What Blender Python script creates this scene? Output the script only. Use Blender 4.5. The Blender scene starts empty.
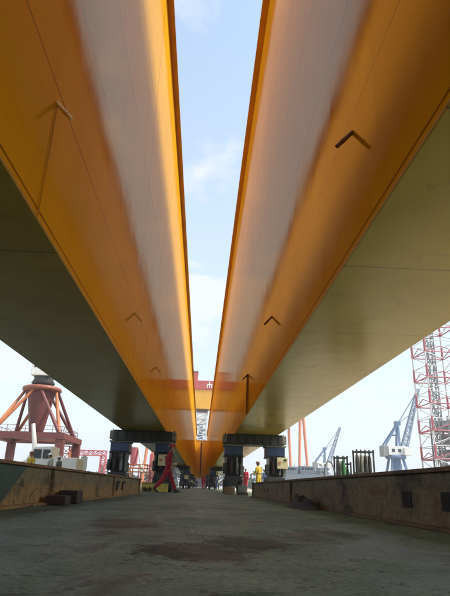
import bpy, bmesh, math, random
from mathutils import Vector, Matrix
random.seed(7)
R = math.radians
sc = bpy.context.scene
COL = sc.collection

# ------------------------------------------------------------------ materials
def new_mat(name):
    m = bpy.data.materials.new(name); m.use_nodes = True
    nt = m.node_tree
    return m, nt, nt.nodes['Principled BSDF']

def N(nt, typ, **kw):
    n = nt.nodes.new(typ)
    for k, v in kw.items():
        if k in n.inputs: n.inputs[k].default_value = v
        else: setattr(n, k, v)
    return n

def ramp(nt, stops):
    r = nt.nodes.new('ShaderNodeValToRGB')
    e = r.color_ramp.elements
    while len(e) < len(stops): e.new(0.5)
    for i, (p, c) in enumerate(stops):
        e[i].position = p
        e[i].color = (c[0], c[1], c[2], 1) if isinstance(c, (tuple, list)) else (c, c, c, 1)
    return r

def coords(nt, scale=(1, 1, 1), rot=(0, 0, 0)):
    t = nt.nodes.new('ShaderNodeTexCoord'); mp = nt.nodes.new('ShaderNodeMapping')
    mp.inputs['Scale'].default_value = scale
    mp.inputs['Rotation'].default_value = rot
    nt.links.new(t.outputs['Object'], mp.inputs['Vector'])
    return mp.outputs['Vector']

def noise(nt, vec, scale, detail=5, rough=0.6, dist=0.0):
    n = N(nt, 'ShaderNodeTexNoise', Scale=scale, Detail=detail, Roughness=rough, Distortion=dist)
    nt.links.new(vec, n.inputs['Vector'])
    return n.outputs['Fac']

def mixc(nt, fac, a, b, blend='MIX'):
    m = nt.nodes.new('ShaderNodeMix'); m.data_type = 'RGBA'; m.blend_type = blend
    for sock, v in ((m.inputs[0], fac), (m.inputs[6], a), (m.inputs[7], b)):
        if isinstance(v, (int, float)): sock.default_value = v
        elif isinstance(v, tuple): sock.default_value = (*v[:3], 1)
        else: nt.links.new(v, sock)
    return m.outputs[2]

def math_n(nt, op, a, b=None, c=None):
    m = nt.nodes.new('ShaderNodeMath'); m.operation = op
    for i, v in enumerate((a, b, c)):
        if v is None: continue
        if isinstance(v, (int, float)): m.inputs[i].default_value = v
        else: nt.links.new(v, m.inputs[i])
    return m.outputs[0]

def bump(nt, bsdf, height, strength=0.2, dist=0.02):
    b = N(nt, 'ShaderNodeBump', Strength=strength, Distance=dist)
    nt.links.new(height, b.inputs['Height'])
    nt.links.new(b.outputs['Normal'], bsdf.inputs['Normal'])
    return b

def painted(name, col, rough=0.45, var=0.25, scale=3.0, rust=0.0, metal=0.0, rustcol=(0.10, 0.045, 0.02)):
    m, nt, b = new_mat(name)
    v = coords(nt)
    n1 = noise(nt, v, scale, 6, 0.65)
    dark = tuple(c * (1 - var) for c in col); light = tuple(min(1, c * (1 + var * 0.6)) for c in col)
    rp = ramp(nt, [(0.3, dark), (0.7, light)])
    nt.links.new(n1, rp.inputs['Fac'])
    out = rp.outputs['Color']
    if rust > 0:
        n2 = noise(nt, v, scale * 2.3, 8, 0.7, 0.4)
        r2 = ramp(nt, [(0.62 - rust * 0.25, 0.0), (0.72 - rust * 0.2, 1.0)])
        nt.links.new(n2, r2.inputs['Fac'])
        out = mixc(nt, r2.outputs['Color'], out, rustcol)
    nt.links.new(out, b.inputs['Base Color'])
    b.inputs['Roughness'].default_value = rough
    b.inputs['Metallic'].default_value = metal
    bump(nt, b, n1, 0.15, 0.01)
    return m

def girder_paint():
    m, nt, b = new_mat('orange_gloss_paint')
    tc = nt.nodes.new('ShaderNodeTexCoord')
    sep = nt.nodes.new('ShaderNodeSeparateXYZ')
    nt.links.new(tc.outputs['Object'], sep.inputs[0])
    y, z = sep.outputs['Y'], sep.outputs['Z']
    v = coords(nt)
    big = noise(nt, v, 0.35, 4, 0.55)
    rp = ramp(nt, [(0.3, (0.66, 0.345, 0.012)), (0.7, (0.75, 0.405, 0.018))])
    nt.links.new(big, rp.inputs['Fac'])
    colr = rp.outputs['Color']
    # dirt streaks washed down the plate
    vs = coords(nt, (1.0, 2.2, 0.16))
    st = noise(nt, vs, 1.6, 6, 0.65)
    rs = ramp(nt, [(0.52, 0.0), (0.80, 0.22)])
    nt.links.new(st, rs.inputs['Fac'])
    colr = mixc(nt, rs.outputs['Color'], colr, (0.26, 0.10, 0.02))
    # plate seams: long weld lines and block joints
    seam = None
    def line(coord, pos, w):
        d = math_n(nt, 'ABSOLUTE', math_n(nt, 'SUBTRACT', coord, pos))
        return math_n(nt, 'LESS_THAN', d, w)
    for pos in (2.55, 3.9, 5.35, 7.2, 9.4):
        l = line(z, pos, 0.013)
        seam = l if seam is None else math_n(nt, 'MAXIMUM', seam, l)
    # upright joints, one per block, then slanted dark lines across the web
    k = math_n(nt, 'ADD', math_n(nt, 'MULTIPLY', z, -0.0), y)
    per = math_n(nt, 'MODULO', math_n(nt, 'ADD', k, 60.0), 9.6)
    seam = math_n(nt, 'MAXIMUM', seam, line(per, 4.0, 0.02))
    dg = math_n(nt, 'MODULO', math_n(nt, 'ADD', math_n(nt, 'SUBTRACT', y, math_n(nt, 'MULTIPLY', z, 0.58)), 60.0), 22.0)
    seam = math_n(nt, 'MAXIMUM', seam, line(dg, 5.3, 0.016))
    colr = mixc(nt, math_n(nt, 'MULTIPLY', seam, 0.85), colr, (0.16, 0.06, 0.012))
    rr = noise(nt, v, 0.9, 5, 0.6)
    rg = ramp(nt, [(0.3, 0.05), (0.75, 0.12)])
    nt.links.new(rr, rg.inputs['Fac'])
    # plate waviness between the stiffeners plus the weld beads
    w1 = noise(nt, coords(nt, (1, 0.55, 0.9)), 0.9, 2, 0.45)
    w2 = noise(nt, v, 4.5, 3, 0.5)
    h = math_n(nt, 'ADD', math_n(nt, 'MULTIPLY', w1, 0.8), math_n(nt, 'MULTIPLY', w2, 0.03))
    w3 = noise(nt, coords(nt, (1, 1.6, 0.5), (0.35, 0, 0)), 1.2, 2, 0.5, 1.2)
    h = math_n(nt, 'ADD', h, math_n(nt, 'MULTIPLY', w3, 0.10))
    h = math_n(nt, 'ADD', h, math_n(nt, 'MULTIPLY', seam, 0.10))
    bp = N(nt, 'ShaderNodeBump', Strength=0.13, Distance=0.05)
    nt.links.new(h, bp.inputs['Height'])
    # matt pigment under a thin dusty lacquer
    dif = nt.nodes.new('ShaderNodeBsdfDiffuse'); nt.links.new(colr, dif.inputs['Color'])
    glo = nt.nodes.new('ShaderNodeBsdfGlossy'); glo.inputs['Color'].default_value = (1.0, 0.79, 0.56, 1)
    nt.links.new(rg.outputs['Color'], glo.inputs['Roughness'])
    nt.links.new(bp.outputs['Normal'], dif.inputs['Normal']); nt.links.new(bp.outputs['Normal'], glo.inputs['Normal'])
    fr = N(nt, 'ShaderNodeFresnel', IOR=1.34); nt.links.new(bp.outputs['Normal'], fr.inputs['Normal'])
    fac = math_n(nt, 'MINIMUM', math_n(nt, 'MULTIPLY', fr.outputs['Fac'], 0.85), 0.27)
    mx = nt.nodes.new('ShaderNodeMixShader')
    nt.links.new(fac, mx.inputs[0]); nt.links.new(dif.outputs[0], mx.inputs[1]); nt.links.new(glo.outputs[0], mx.inputs[2])
    nt.links.new(mx.outputs[0], nt.nodes['Material Output'].inputs['Surface'])
    nt.nodes.remove(b)
    return m

def underside_paint():
    m, nt, b = new_mat('olive_bottom_paint')
    tc = nt.nodes.new('ShaderNodeTexCoord')
    sep = nt.nodes.new('ShaderNodeSeparateXYZ')
    nt.links.new(tc.outputs['Object'], sep.inputs[0])
    v = coords(nt)
    n1 = noise(nt, v, 0.7, 6, 0.6)
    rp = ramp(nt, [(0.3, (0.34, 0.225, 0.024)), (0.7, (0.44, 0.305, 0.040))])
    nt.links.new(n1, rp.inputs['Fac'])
    per = math_n(nt, 'MODULO', math_n(nt, 'ADD', sep.outputs['Y'], 60.0), 2.4)
    d = math_n(nt, 'LESS_THAN', math_n(nt, 'ABSOLUTE', math_n(nt, 'SUBTRACT', per, 0.1)), 0.010)
    n5 = noise(nt, coords(nt, (1, 0.7, 1)), 1.6, 9, 0.72, 0.7)
    r5 = ramp(nt, [(0.56, 0.0), (0.66, 0.45)]); nt.links.new(n5, r5.inputs['Fac'])
    c0 = mixc(nt, r5.outputs['Color'], rp.outputs['Color'], (0.15, 0.085, 0.022))
    r6 = ramp(nt, [(0.30, 0.40), (0.40, 0.0)]); nt.links.new(n5, r6.inputs['Fac'])
    c0 = mixc(nt, r6.outputs['Color'], c0, (0.44, 0.36, 0.13))
    c = mixc(nt, math_n(nt, 'MULTIPLY', d, 0.75), c0, (0.07, 0.045, 0.015))
    nt.links.new(c, b.inputs['Base Color'])
    b.inputs['Roughness'].default_value = 0.24
    b.inputs['Specular IOR Level'].default_value = 0.16
    w1 = noise(nt, v, 0.8, 3, 0.5)
    h = math_n(nt, 'ADD', w1, math_n(nt, 'MULTIPLY', d, 0.12))
    bump(nt, b, h, 0.3, 0.05)
    return m

def deck_mat():
    m, nt, b = new_mat('worn_green_deck')
    v = coords(nt)
    n1 = noise(nt, v, 0.8, 8, 0.62, 0.3)
    rp = ramp(nt, [(0.28, (0.070, 0.092, 0.066)), (0.5, (0.130, 0.168, 0.120)), (0.75, (0.205, 0.25, 0.185))])
    nt.links.new(n1, rp.inputs['Fac'])
    c = rp.outputs['Color']
    n2 = noise(nt, coords(nt, (1.0, 0.8, 1)), 1.7, 9, 0.66, 0.9)       # reddish brown rust patches
    r2 = ramp(nt, [(0.56, 0.0), (0.60, 0.85)])
    nt.links.new(n2, r2.inputs['Fac'])
    c = mixc(nt, r2.outputs['Color'], c, (0.046, 0.040, 0.030))
    n3 = noise(nt, coords(nt, (1, 1, 1), (0, 0, 0.7)), 7.5, 9, 0.75, 1.4)
    r3 = ramp(nt, [(0.575, 0.0), (0.61, 0.9)])
    nt.links.new(n3, r3.inputs['Fac'])
    c = mixc(nt, r3.outputs['Color'], c, (0.022, 0.020, 0.014))
    n5 = noise(nt, coords(nt, (1, 1, 1), (0, 0, 0.3)), 3.1, 9, 0.7, 0.5)   # pale worn spots
    r5 = ramp(nt, [(0.62, 0.0), (0.70, 0.5)])
    nt.links.new(n5, r5.inputs['Fac'])
    c = mixc(nt, r5.outputs['Color'], c, (0.30, 0.31, 0.25))
    # an oily rust spill and a streak of green paint on the plating
    def spill(cx, cy, rx, ry, rot, colr, c, n, strength):
        t_ = nt.nodes.new('ShaderNodeTexCoord'); mp = nt.nodes.new('ShaderNodeMapping'); mp.vector_type = 'TEXTURE'
        mp.inputs['Location'].default_value = (cx, cy, 0); mp.inputs['Rotation'].default_value = (0, 0, rot); mp.inputs['Scale'].default_value = (rx, ry, 1)
        nt.links.new(t_.outputs['Object'], mp.inputs['Vector'])
        ln = nt.nodes.new('ShaderNodeVectorMath'); ln.operation = 'LENGTH'; nt.links.new(mp.outputs['Vector'], ln.inputs[0])
        k = math_n(nt, 'SUBTRACT', math_n(nt, 'MULTIPLY', n, 3.0), math_n(nt, 'ADD', ln.outputs['Value'], 0.35))
        rr_ = ramp(nt, [(0.05, 0.0), (0.30, strength)]); nt.links.new(k, rr_.inputs['Fac'])
        return mixc(nt, rr_.outputs['Color'], c, colr)
    nf = noise(nt, coords(nt, (1, 0.6, 1), (0, 0, 1.1)), 13.0, 10, 0.8, 0.6)
    c = spill(-0.02, 2.25, 0.21, 0.34, 0.4, (0.030, 0.026, 0.020), c, nf, 0.95)
    c = spill(0.22, 2.6, 0.20, 0.30, 0.1, (0.034, 0.029, 0.022), c, nf, 0.9)
    c = spill(-0.50, 3.7, 0.22, 0.5, 0.2, (0.055, 0.039, 0.026), c, nf, 0.8)
    c = spill(0.70, 3.2, 0.22, 0.45, -0.3, (0.050, 0.034, 0.022), c, nf, 0.7)
    c = spill(0.09, 1.36, 0.13, 0.035, 0.5, (0.030, 0.085, 0.048), c, nf, 0.9)
    n8 = noise(nt, coords(nt, (1, 0.7, 1), (0, 0, 2.1)), 19.0, 8, 0.7, 0.8)
    r8 = ramp(nt, [(0.615, 0.0), (0.65, 0.9)]); nt.links.new(n8, r8.inputs['Fac'])
    c = mixc(nt, r8.outputs['Color'], c, (0.020, 0.018, 0.013))
    n4 = noise(nt, v, 42.0, 6, 0.75)
    r4 = ramp(nt, [(0.35, 0.55), (0.65, 1.3)])
    nt.links.new(n4, r4.inputs['Fac'])
    c = mixc(nt, 1.0, c, r4.outputs['Color'], 'MULTIPLY')
    nt.links.new(c, b.inputs['Base Color'])
    rg = ramp(nt, [(0.4, 0.66), (0.6, 0.42)])
    nt.links.new(n2, rg.inputs['Fac'])
    nt.links.new(rg.outputs['Color'], b.inputs['Roughness'])
    b.inputs['Specular IOR Level'].default_value = 0.12
    h = math_n(nt, 'ADD', math_n(nt, 'MULTIPLY', n3, 0.5), math_n(nt, 'MULTIPLY', n4, 0.35))
    bump(nt, b, h, 0.5, 0.008)
    return m

def rust_beam(name, base, stain, dark, low=None):
    m, nt, b = new_mat(name)
    tc = nt.nodes.new('ShaderNodeTexCoord')
    sep = nt.nodes.new('ShaderNodeSeparateXYZ'); nt.links.new(tc.outputs['Object'], sep.inputs[0])
    v = coords(nt, (1, 0.5, 1))
    n0 = noise(nt, v, 3.0, 8, 0.68, 0.6)
    rp = ramp(nt, [(0.34, dark), (0.46, base), (0.56, tuple(min(1, c * 1.3) for c in base)), (0.68, stain)])
    nt.links.new(n0, rp.inputs['Fac'])
    c = rp.outputs['Color']
    if low:        # brighter ochre towards the bottom, with a noisy edge
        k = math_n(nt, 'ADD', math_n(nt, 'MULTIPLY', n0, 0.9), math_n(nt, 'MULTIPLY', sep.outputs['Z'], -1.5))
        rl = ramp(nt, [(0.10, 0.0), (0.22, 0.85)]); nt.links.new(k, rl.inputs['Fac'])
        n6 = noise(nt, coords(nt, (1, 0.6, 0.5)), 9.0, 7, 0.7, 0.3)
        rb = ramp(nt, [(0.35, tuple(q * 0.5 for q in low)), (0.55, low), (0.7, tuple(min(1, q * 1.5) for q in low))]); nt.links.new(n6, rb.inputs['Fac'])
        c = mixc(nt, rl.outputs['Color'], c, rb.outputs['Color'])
    # runs washed down the web
    n1 = noise(nt, coords(nt, (1, 1.5, 0.14)), 3.2, 5, 0.65, 0.2)
    r1 = ramp(nt, [(0.55, 0.0), (0.66, 0.65)]); nt.links.new(n1, r1.inputs['Fac'])
    c = mixc(nt, r1.outputs['Color'], c, stain)
    n7 = noise(nt, coords(nt, (1, 1.2, 0.12), (0, 0.1, 0)), 4.1, 5, 0.65, 0.2)
    r7 = ramp(nt, [(0.60, 0.0), (0.70, 0.45)]); nt.links.new(n7, r7.inputs['Fac'])
    c = mixc(nt, r7.outputs['Color'], c, tuple(min(1, q * 1.9) for q in base))
    n3 = noise(nt, coords(nt, (1, 0.55, 1), (0.3, 0, 0)), 4.0, 9, 0.74, 0.8)
    r3 = ramp(nt, [(0.57, 0.0), (0.64, 0.85)]); nt.links.new(n3, r3.inputs['Fac'])
    c = mixc(nt, r3.outputs['Color'], c, dark)
    n2 = noise(nt, coords(nt, (1, 0.6, 1)), 28, 7, 0.75)
    r2 = ramp(nt, [(0.35, 0.55), (0.7, 1.25)])
    nt.links.new(n2, r2.inputs['Fac'])
    c = mixc(nt, 1.0, c, r2.outputs['Color'], 'MULTIPLY')
    nt.links.new(c, b.inputs['Base Color'])
    b.inputs['Roughness'].default_value = 0.75
    bump(nt, b, math_n(nt, 'ADD', n2, n3), 0.5, 0.010)
    return m

M = {}
M['orange'] = girder_paint()
M['orange_flange'] = painted('orange_flange_paint', (0.55, 0.26, 0.02), 0.35, 0.25, 0.6)
M['olive'] = underside_paint()
M['deck'] = deck_mat()
M['quay'] = painted('weathered_quay', (0.36, 0.32, 0.245), 0.85, 0.3, 0.08)
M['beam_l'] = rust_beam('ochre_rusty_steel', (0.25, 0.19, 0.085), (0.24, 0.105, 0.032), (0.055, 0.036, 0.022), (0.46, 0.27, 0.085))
M['beam_r'] = rust_beam('brown_rusty_steel', (0.150, 0.108, 0.058), (0.12, 0.056, 0.024), (0.026, 0.019, 0.013))
M['flange_ochre'] = rust_beam('orange_rusty_flange', (0.26, 0.125, 0.045), (0.20, 0.075, 0.022), (0.09, 0.045, 0.022))
M['flange_rust'] = rust_beam('dark_rusty_flange', (0.12, 0.065, 0.032), (0.09, 0.045, 0.022), (0.04, 0.025, 0.016))
M['dark'] = painted('dark_greasy_steel', (0.030, 0.030, 0.028), 0.5, 0.4, 5, 0.25)
M['trestle'] = painted('black_green_steel', (0.028, 0.032, 0.026), 0.5, 0.35, 3, 0.2)
M['greygreen'] = painted('grey_green_steel', (0.17, 0.18, 0.15), 0.6, 0.3, 4, 0.25)
M['blue'] = painted('blue_jack_paint', (0.012, 0.038, 0.10), 0.35, 0.3, 4, 0.1)
M['rubber'] = painted('black_rubber', (0.018, 0.018, 0.018), 0.8, 0.3, 10)
M['hole'] = painted('painted_opening_dark', (0.010, 0.009, 0.008), 0.9, 0.2, 10)
M['yellow'] = painted('faded_yellow_paint', (0.50, 0.38, 0.06), 0.55, 0.3, 6, 0.25)
M['cream'] = painted('cream_panel', (0.62, 0.55, 0.32), 0.5, 0.2, 8)
M['wood'] = painted('brown_timber', (0.20, 0.12, 0.06), 0.8, 0.35, 9)
M['maroon'] = painted('dark_red_brown_steel', (0.045, 0.024, 0.018), 0.7, 0.4, 9)
M['green_paint'] = painted('dark_green_paint', (0.025, 0.060, 0.025), 0.55, 0.3, 6, 0.1)
M['green'] = painted('green_paint', (0.05, 0.20, 0.07), 0.5, 0.3, 4)
M['crane_red'] = painted('dull_red_paint', (0.15, 0.038, 0.036), 0.55, 0.25, 0.8, 0.1)
M['crane_orange'] = painted('orange_and_lit_strut_paint', (0.44, 0.14, 0.045), 0.5, 0.2, 0.8)
M['ring'] = painted('brown_red_ring_paint', (0.27, 0.080, 0.045), 0.5, 0.3, 0.8, 0.15)
M['salmon'] = painted('salmon_leg_paint', (0.66, 0.23, 0.10), 0.5, 0.12, 0.3)
M['pink'] = painted('faded_pink_red_paint', (0.58, 0.17, 0.19), 0.55, 0.2, 1)
M['white'] = painted('dirty_white_paint', (0.76, 0.76, 0.73), 0.5, 0.12, 2)
M['goliath'] = painted('signal_yellow_paint', (0.78, 0.38, 0.012), 0.45, 0.10, 0.15)
M['signred'] = painted('red_walkway_paint', (0.50, 0.07, 0.055), 0.5, 0.15, 0.3)
M['brown_steel'] = painted('orange_brown_steel', (0.30, 0.12, 0.025), 0.6, 0.3, 4)
M['pipe'] = painted('lit_orange_pipe_paint', (0.85, 0.50, 0.12), 0.25, 0.15, 6)  # pale orange, the highlight on the left pipes put into the colour
M['brown'] = painted('brown_roof_and_shade', (0.12, 0.055, 0.025), 0.6, 0.3, 1)
M['bluegrey'] = painted('blue_grey_crane_paint', (0.11, 0.19, 0.33), 0.5, 0.2, 0.4)
M['palebluegrey'] = painted('pale_blue_grey_paint', (0.27, 0.34, 0.44), 0.5, 0.2, 0.4)
M['legred'] = painted('leg_red_paint', (0.42, 0.11, 0.13), 0.5, 0.15, 0.6)
M['legwhite'] = painted('leg_white_paint', (0.62, 0.62, 0.63), 0.5, 0.15, 0.6)
M['grey'] = painted('mid_grey_steel', (0.26, 0.27, 0.27), 0.55, 0.3, 1)
M['shipgrey'] = painted('ship_grey_paint', (0.16, 0.19, 0.22), 0.5, 0.2, 0.3)
M['glass'] = painted('dark_glass', (0.02, 0.025, 0.03), 0.08, 0.1, 2)
M['skin'] = painted('skin', (0.36, 0.20, 0.13), 0.55, 0.12, 12)
M['hair'] = painted('black_hair', (0.012, 0.010, 0.009), 0.6, 0.2, 20)
M['boot'] = painted('dark_boot_leather', (0.045, 0.028, 0.020), 0.6, 0.3, 20)
M['cloth_red'] = painted('red_coverall', (0.30, 0.016, 0.026), 0.85, 0.25, 14)
M['cloth_bright'] = painted('bright_red_coverall', (0.50, 0.03, 0.05), 0.85, 0.2, 14)
M['cloth_yellow'] = painted('yellow_coverall', (0.52, 0.36, 0.03), 0.85, 0.2, 14)
M['cloth_white'] = painted('pale_workwear', (0.52, 0.56, 0.62), 0.85, 0.2, 14)
M['cloth_blue'] = painted('blue_workwear', (0.06, 0.10, 0.22), 0.85, 0.25, 14)
M['cloth_grey'] = painted('grey_workwear', (0.13, 0.15, 0.15), 0.85, 0.25, 14)
M['helmet_red'] = painted('red_helmet', (0.32, 0.018, 0.025), 0.35, 0.1, 8)
M['helmet_yellow'] = painted('yellow_helmet', (0.60, 0.40, 0.03), 0.35, 0.1, 8)
M['helmet_white'] = painted('white_helmet', (0.75, 0.75, 0.73), 0.35, 0.1, 8)
M['helmet_dark'] = painted('brown_red_helmet', (0.20, 0.05, 0.03), 0.4, 0.1, 8)
M['leaf'] = painted('far_foliage', (0.055, 0.085, 0.045), 0.8, 0.5, 0.4)

# ------------------------------------------------------------------ mesh helper
class MB:
    def __init__(self):
        self.v = []; self.f = []; self.s = []; self.mi = []
        self.cur = 0
    def add(self, vs, fs, smooth=False):
        o = len(self.v)
        self.v += [tuple(p) for p in vs]
        for f in fs:
            self.f.append([i + o for i in f]); self.s.append(smooth); self.mi.append(self.cur)
    def box(self, x0, x1, y0, y1, z0, z1, rot=None):
        vs = [Vector((x, y, z)) for z in (z0, z1) for y in (y0, y1) for x in (x0, x1)]
        if rot is not None:
            c = Vector(((x0 + x1) / 2, (y0 + y1) / 2, (z0 + z1) / 2))
            vs = [rot @ (p - c) + c for p in vs]
        self.add(vs, [(0, 2, 3, 1), (4, 5, 7, 6), (0, 1, 5, 4), (2, 6, 7, 3), (0, 4, 6, 2), (1, 3, 7, 5)])
        return self
    def tube(self, a, b, r0, r1=None, n=10, cap=True):
        a = Vector(a); b = Vector(b); r1 = r0 if r1 is None else r1
        d = (b - a)
        if d.length < 1e-6: return self
        d.normalize()
        u = d.orthogonal().normalized(); w = d.cross(u)
        vs = []
        for p, r in ((a, r0), (b, r1)):
            for i in range(n):
                t = 2 * math.pi * i / n
                vs.append(p + u * (r * math.cos(t)) + w * (r * math.sin(t)))
        fs = [(i, (i + 1) % n, n + (i + 1) % n, n + i) for i in range(n)]
        self.add(vs, fs, True)
        if cap:
            self.add(vs[:n], [tuple(reversed(range(n)))])
            self.add(vs[n:], [tuple(range(n))])
        return self
    def bar(self, a, b, w, h=None):
        """square bar between two points"""
        a = Vector(a); b = Vector(b); h = w if h is None else h
        d = (b - a).normalized()
        up = Vector((0, 0, 1)) if abs(d.z) < 0.95 else Vector((0, 1, 0))
        u = d.cross(up).normalized(); t = u.cross(d)
        vs = [p + u * sx * w / 2 + t * sz * h / 2 for p in (a, b) for sx, sz in ((-1, -1), (1, -1), (1, 1), (-1, 1))]
        self.add(vs, [(0, 3, 2, 1), (4, 5, 6, 7), (0, 1, 5, 4), (1, 2, 6, 5), (2, 3, 7, 6), (3, 0, 4, 7)])
        return self
    def lathe(self, c, prof, n=20, axis='z', smooth=True):
        c = Vector(c); vs = []; fs = []
        for r, h in prof:
            for i in range(n):
                t = 2 * math.pi * i / n
                p = Vector((r * math.cos(t), r * math.sin(t), h))
                if axis == 'x': p = Vector((p.z, p.x, p.y))
                if axis == 'y': p = Vector((p.y, p.z, p.x))
                vs.append(c + p)
        m = len(prof)
        for k in range(m - 1):
            for i in range(n):
                j = (i + 1) % n
                fs.append((k * n + i, k * n + j, (k + 1) * n + j, (k + 1) * n + i))
        self.add(vs, fs, smooth)
        self.add(vs[:n], [tuple(reversed(range(n)))]); self.add(vs[-n:], [tuple(range(n))])
        return self
    def lattice(self, a, b, wa, wb, bays, r, rd=None, up=(0, 0, 1), ends=True):
        """square lattice mast between two points"""
        rd = rd or r * 0.6
        a = Vector(a); b = Vector(b); d = (b - a).normalized()
        u = d.cross(Vector(up))
        if u.length < 1e-3: u = Vector((1, 0, 0))
        u.normalize(); t = u.cross(d).normalized()
        rings = []
        for k in range(bays + 1):
            f = k / bays; p = a.lerp(b, f); w = (wa + (wb - wa) * f) / 2
            rings.append([p + u * w * sx + t * w * sy for sx, sy in ((-1, -1), (1, -1), (1, 1), (-1, 1))])
        for i in range(4):
            self.bar(rings[0][i], rings[-1][i], r * 2)
        for k in range(bays + 1):
            for i in range(4):
                j = (i + 1) % 4
                if k < bays:
                    p, q = (rings[k][i], rings[k + 1][j]) if k % 2 == 0 else (rings[k][j], rings[k + 1][i])
                    self.bar(p, q, rd * 2)
                self.bar(rings[k][i], rings[k][j], rd * 2)
        return self
    def build(self, name, mat, parent=None, origin=None, bevel=0.0, mats=None):
        me = bpy.data.meshes.new(name)
        o3 = Vector(origin) if origin is not None else (parent_world(parent) if parent else Vector((0, 0, 0)))
        me.from_pydata([tuple(Vector(p) - o3) for p in self.v], [], self.f)
        for p, s in zip(me.polygons, self.s): p.use_smooth = s
        for mm in (mats or [mat]): me.materials.append(mm)
        for p, i in zip(me.polygons, self.mi): p.material_index = i
        me.update()
        ob = bpy.data.objects.new(name, me); COL.objects.link(ob)
        if parent:
            ob.parent = parent
            ob.location = o3 - parent_world(parent)
        else:
            ob.location = o3
        if bevel > 0:
            md = ob.modifiers.new('bevel', 'BEVEL'); md.width = bevel; md.segments = 2
            md.limit_method = 'ANGLE'; md.angle_limit = R(40)
        return ob

def parent_world(o):
    p = Vector((0, 0, 0))
    while o is not None:
        p = p + o.location; o = o.parent
    return p

def tag(o, label=None, cat=None, group=None, kind=None):
    if label: o['label'] = label
    if cat: o['category'] = cat
    if group: o['group'] = group
    if kind: o['kind'] = kind
    return o

def thing(name, loc, label, cat, group=None):
    o = bpy.data.objects.new(name, None); COL.objects.link(o)
    o.location = loc; o.empty_display_size = 0.3
    return tag(o, label, cat, group)

def copy_tree(o, parent=None):
    c = o.copy(); COL.objects.link(c); c.parent = parent
    for ch in list(o.children): copy_tree(ch, c)
    return c

def solo(mb, name, mat, label, cat, group=None, origin=None, bevel=0.0, mats=None):
    return tag(mb.build(name, mat, None, origin, bevel, mats), label, cat, group)

# ------------------------------------------------------------------ setting
g = MB(); S = 1600
g.add([(-S, -S, -0.006), (S, -S, -0.006), (S, S, -0.006), (-S, S, -0.006)], [(0, 1, 2, 3)])
tag(g.build('ground', M['quay']), kind='structure')
d = MB(); d.add([(-16, -30, 0), (3.6, -30, 0), (3.6, 190, 0), (-16, 190, 0)], [(0, 1, 2, 3)])
tag(d.build('deck', M['deck']), kind='structure')

# ------------------------------------------------------------------ the two girders
ZB, ZT, Y0, Y1 = 2.435, 13.63, -24.0, 150.0
def girder(side, xin, xout, label):
    t = thing('box_girder', ((xin + xout) / 2, 60, ZB), label, 'girder')
    s = side            # -1: left girder, +1: right girder; inner web faces the gap
    th = 0.03
    lo, hi = min(xin, xin + s * th), max(xin, xin + s * th)
    MB().box(lo, hi, Y0, Y1, ZB + 0.025, ZT - 0.04).build('web_plate', M['orange'], t, origin=(0, 0, 0))
    lo, hi = min(xout, xout - s * th), max(xout, xout - s * th)
    MB().box(lo, hi, Y0, Y1, ZB + 0.025, ZT - 0.04).build('web_plate', M['orange'], t, origin=(0, 0, 0))
    a, b = sorted((xin - s * 0.015, xout + s * 0.02))
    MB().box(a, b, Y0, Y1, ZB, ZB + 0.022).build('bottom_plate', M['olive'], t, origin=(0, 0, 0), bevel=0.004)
    # bright weld fillet along the lower inner corner
    MB().bar((xin - s * 0.006, Y0, ZB + 0.030), (xin - s * 0.006, Y1, ZB + 0.030), 0.014).build('corner_weld', M['orange_flange'], t, origin=(0, 0, 0))
    a, b = sorted((xin - s * 0.20, xout + s * 0.20))
    MB().box(a, b, Y0, Y1, ZT - 0.037, ZT).build('top_flange', M['orange_flange'], t, origin=(0, 0, 0), bevel=0.006)
    for ye in (Y0 + 0.02, Y1 - 0.02):
        a, b = sorted((xin + s * (th + 0.003), xout - s * (th + 0.003)))
        MB().box(a, b, ye - 0.015, ye + 0.015, ZB + 0.026, ZT - 0.042).build('end_plate', M['orange_flange'], t, origin=(0, 0, 0))
    # drain pipes sticking out of the web, drooping
    ys = {-1: [4.23, 10.75, 16.4], 1: [4.39, 10.75, 16.8]}[s]
    for i, y in enumerate(ys):
        z = 3.76 + random.uniform(-0.05, 0.07)
        L = 0.19
        m = MB()
        m.tube((xin + s * 0.002, y, z), (xin - s * L * 0.9, y, z - L), 0.022, 0.021, 12)
        m.tube((xin - s * L * 0.48, y, z - L * 0.53), (xin - s * L * 0.62, y, z - L * 0.69), 0.025, 0.025, 12)
        m.build('drain_pipe', M['pipe'] if s < 0 else M['brown_steel'], t)  # left pipes coloured as lit, right ones as backlit
    return t
GL = girder(-1, -1.573, -3.41, 'long orange box girder on the left of the gap, lit brighter, olive underneath')
GR = girder(1, 1.41, 3.25, 'long orange box girder on the right of the gap, with golden olive underside')
# upright lines below two pipes: thin tube as a plate seam, flat brown bar
m = MB(); m.tube((-1.562, 4.23, 3.72), (-1.560, 4.21, 2.46), 0.006, 0.006, 8); m.build('seam_tube', M['orange_flange'], GL)
m = MB(); m.bar((1.398, 16.82, 3.72), (1.398, 16.86, 2.47), 0.065, 0.016); m.build('brown_bar', M['brown_steel'], GR)

# end cross beam between the girders
t = thing('end_crossbeam', (-0.08, 151.2, 0), 'orange crossbeam joining the far ends of both girders', 'crossbeam')
MB().box(-3.40, -0.30, 150.1, 152, ZB, 12.2).build('web_plate', M['goliath'], t, bevel=0.02)
MB().box(0.05, 3.24, 150.1, 152, ZB, 12.2).build('web_plate', M['goliath'], t, bevel=0.02)
MB().box(-0.295, 0.045, 151.2, 151.9, 2.5, 12.0).build('tie_plate', M['brown_steel'], t)
MB().box(-3.40, 3.24, 150.05, 152.1, 12.21, 12.5).build('top_flange', M['orange_flange'], t)

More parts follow.
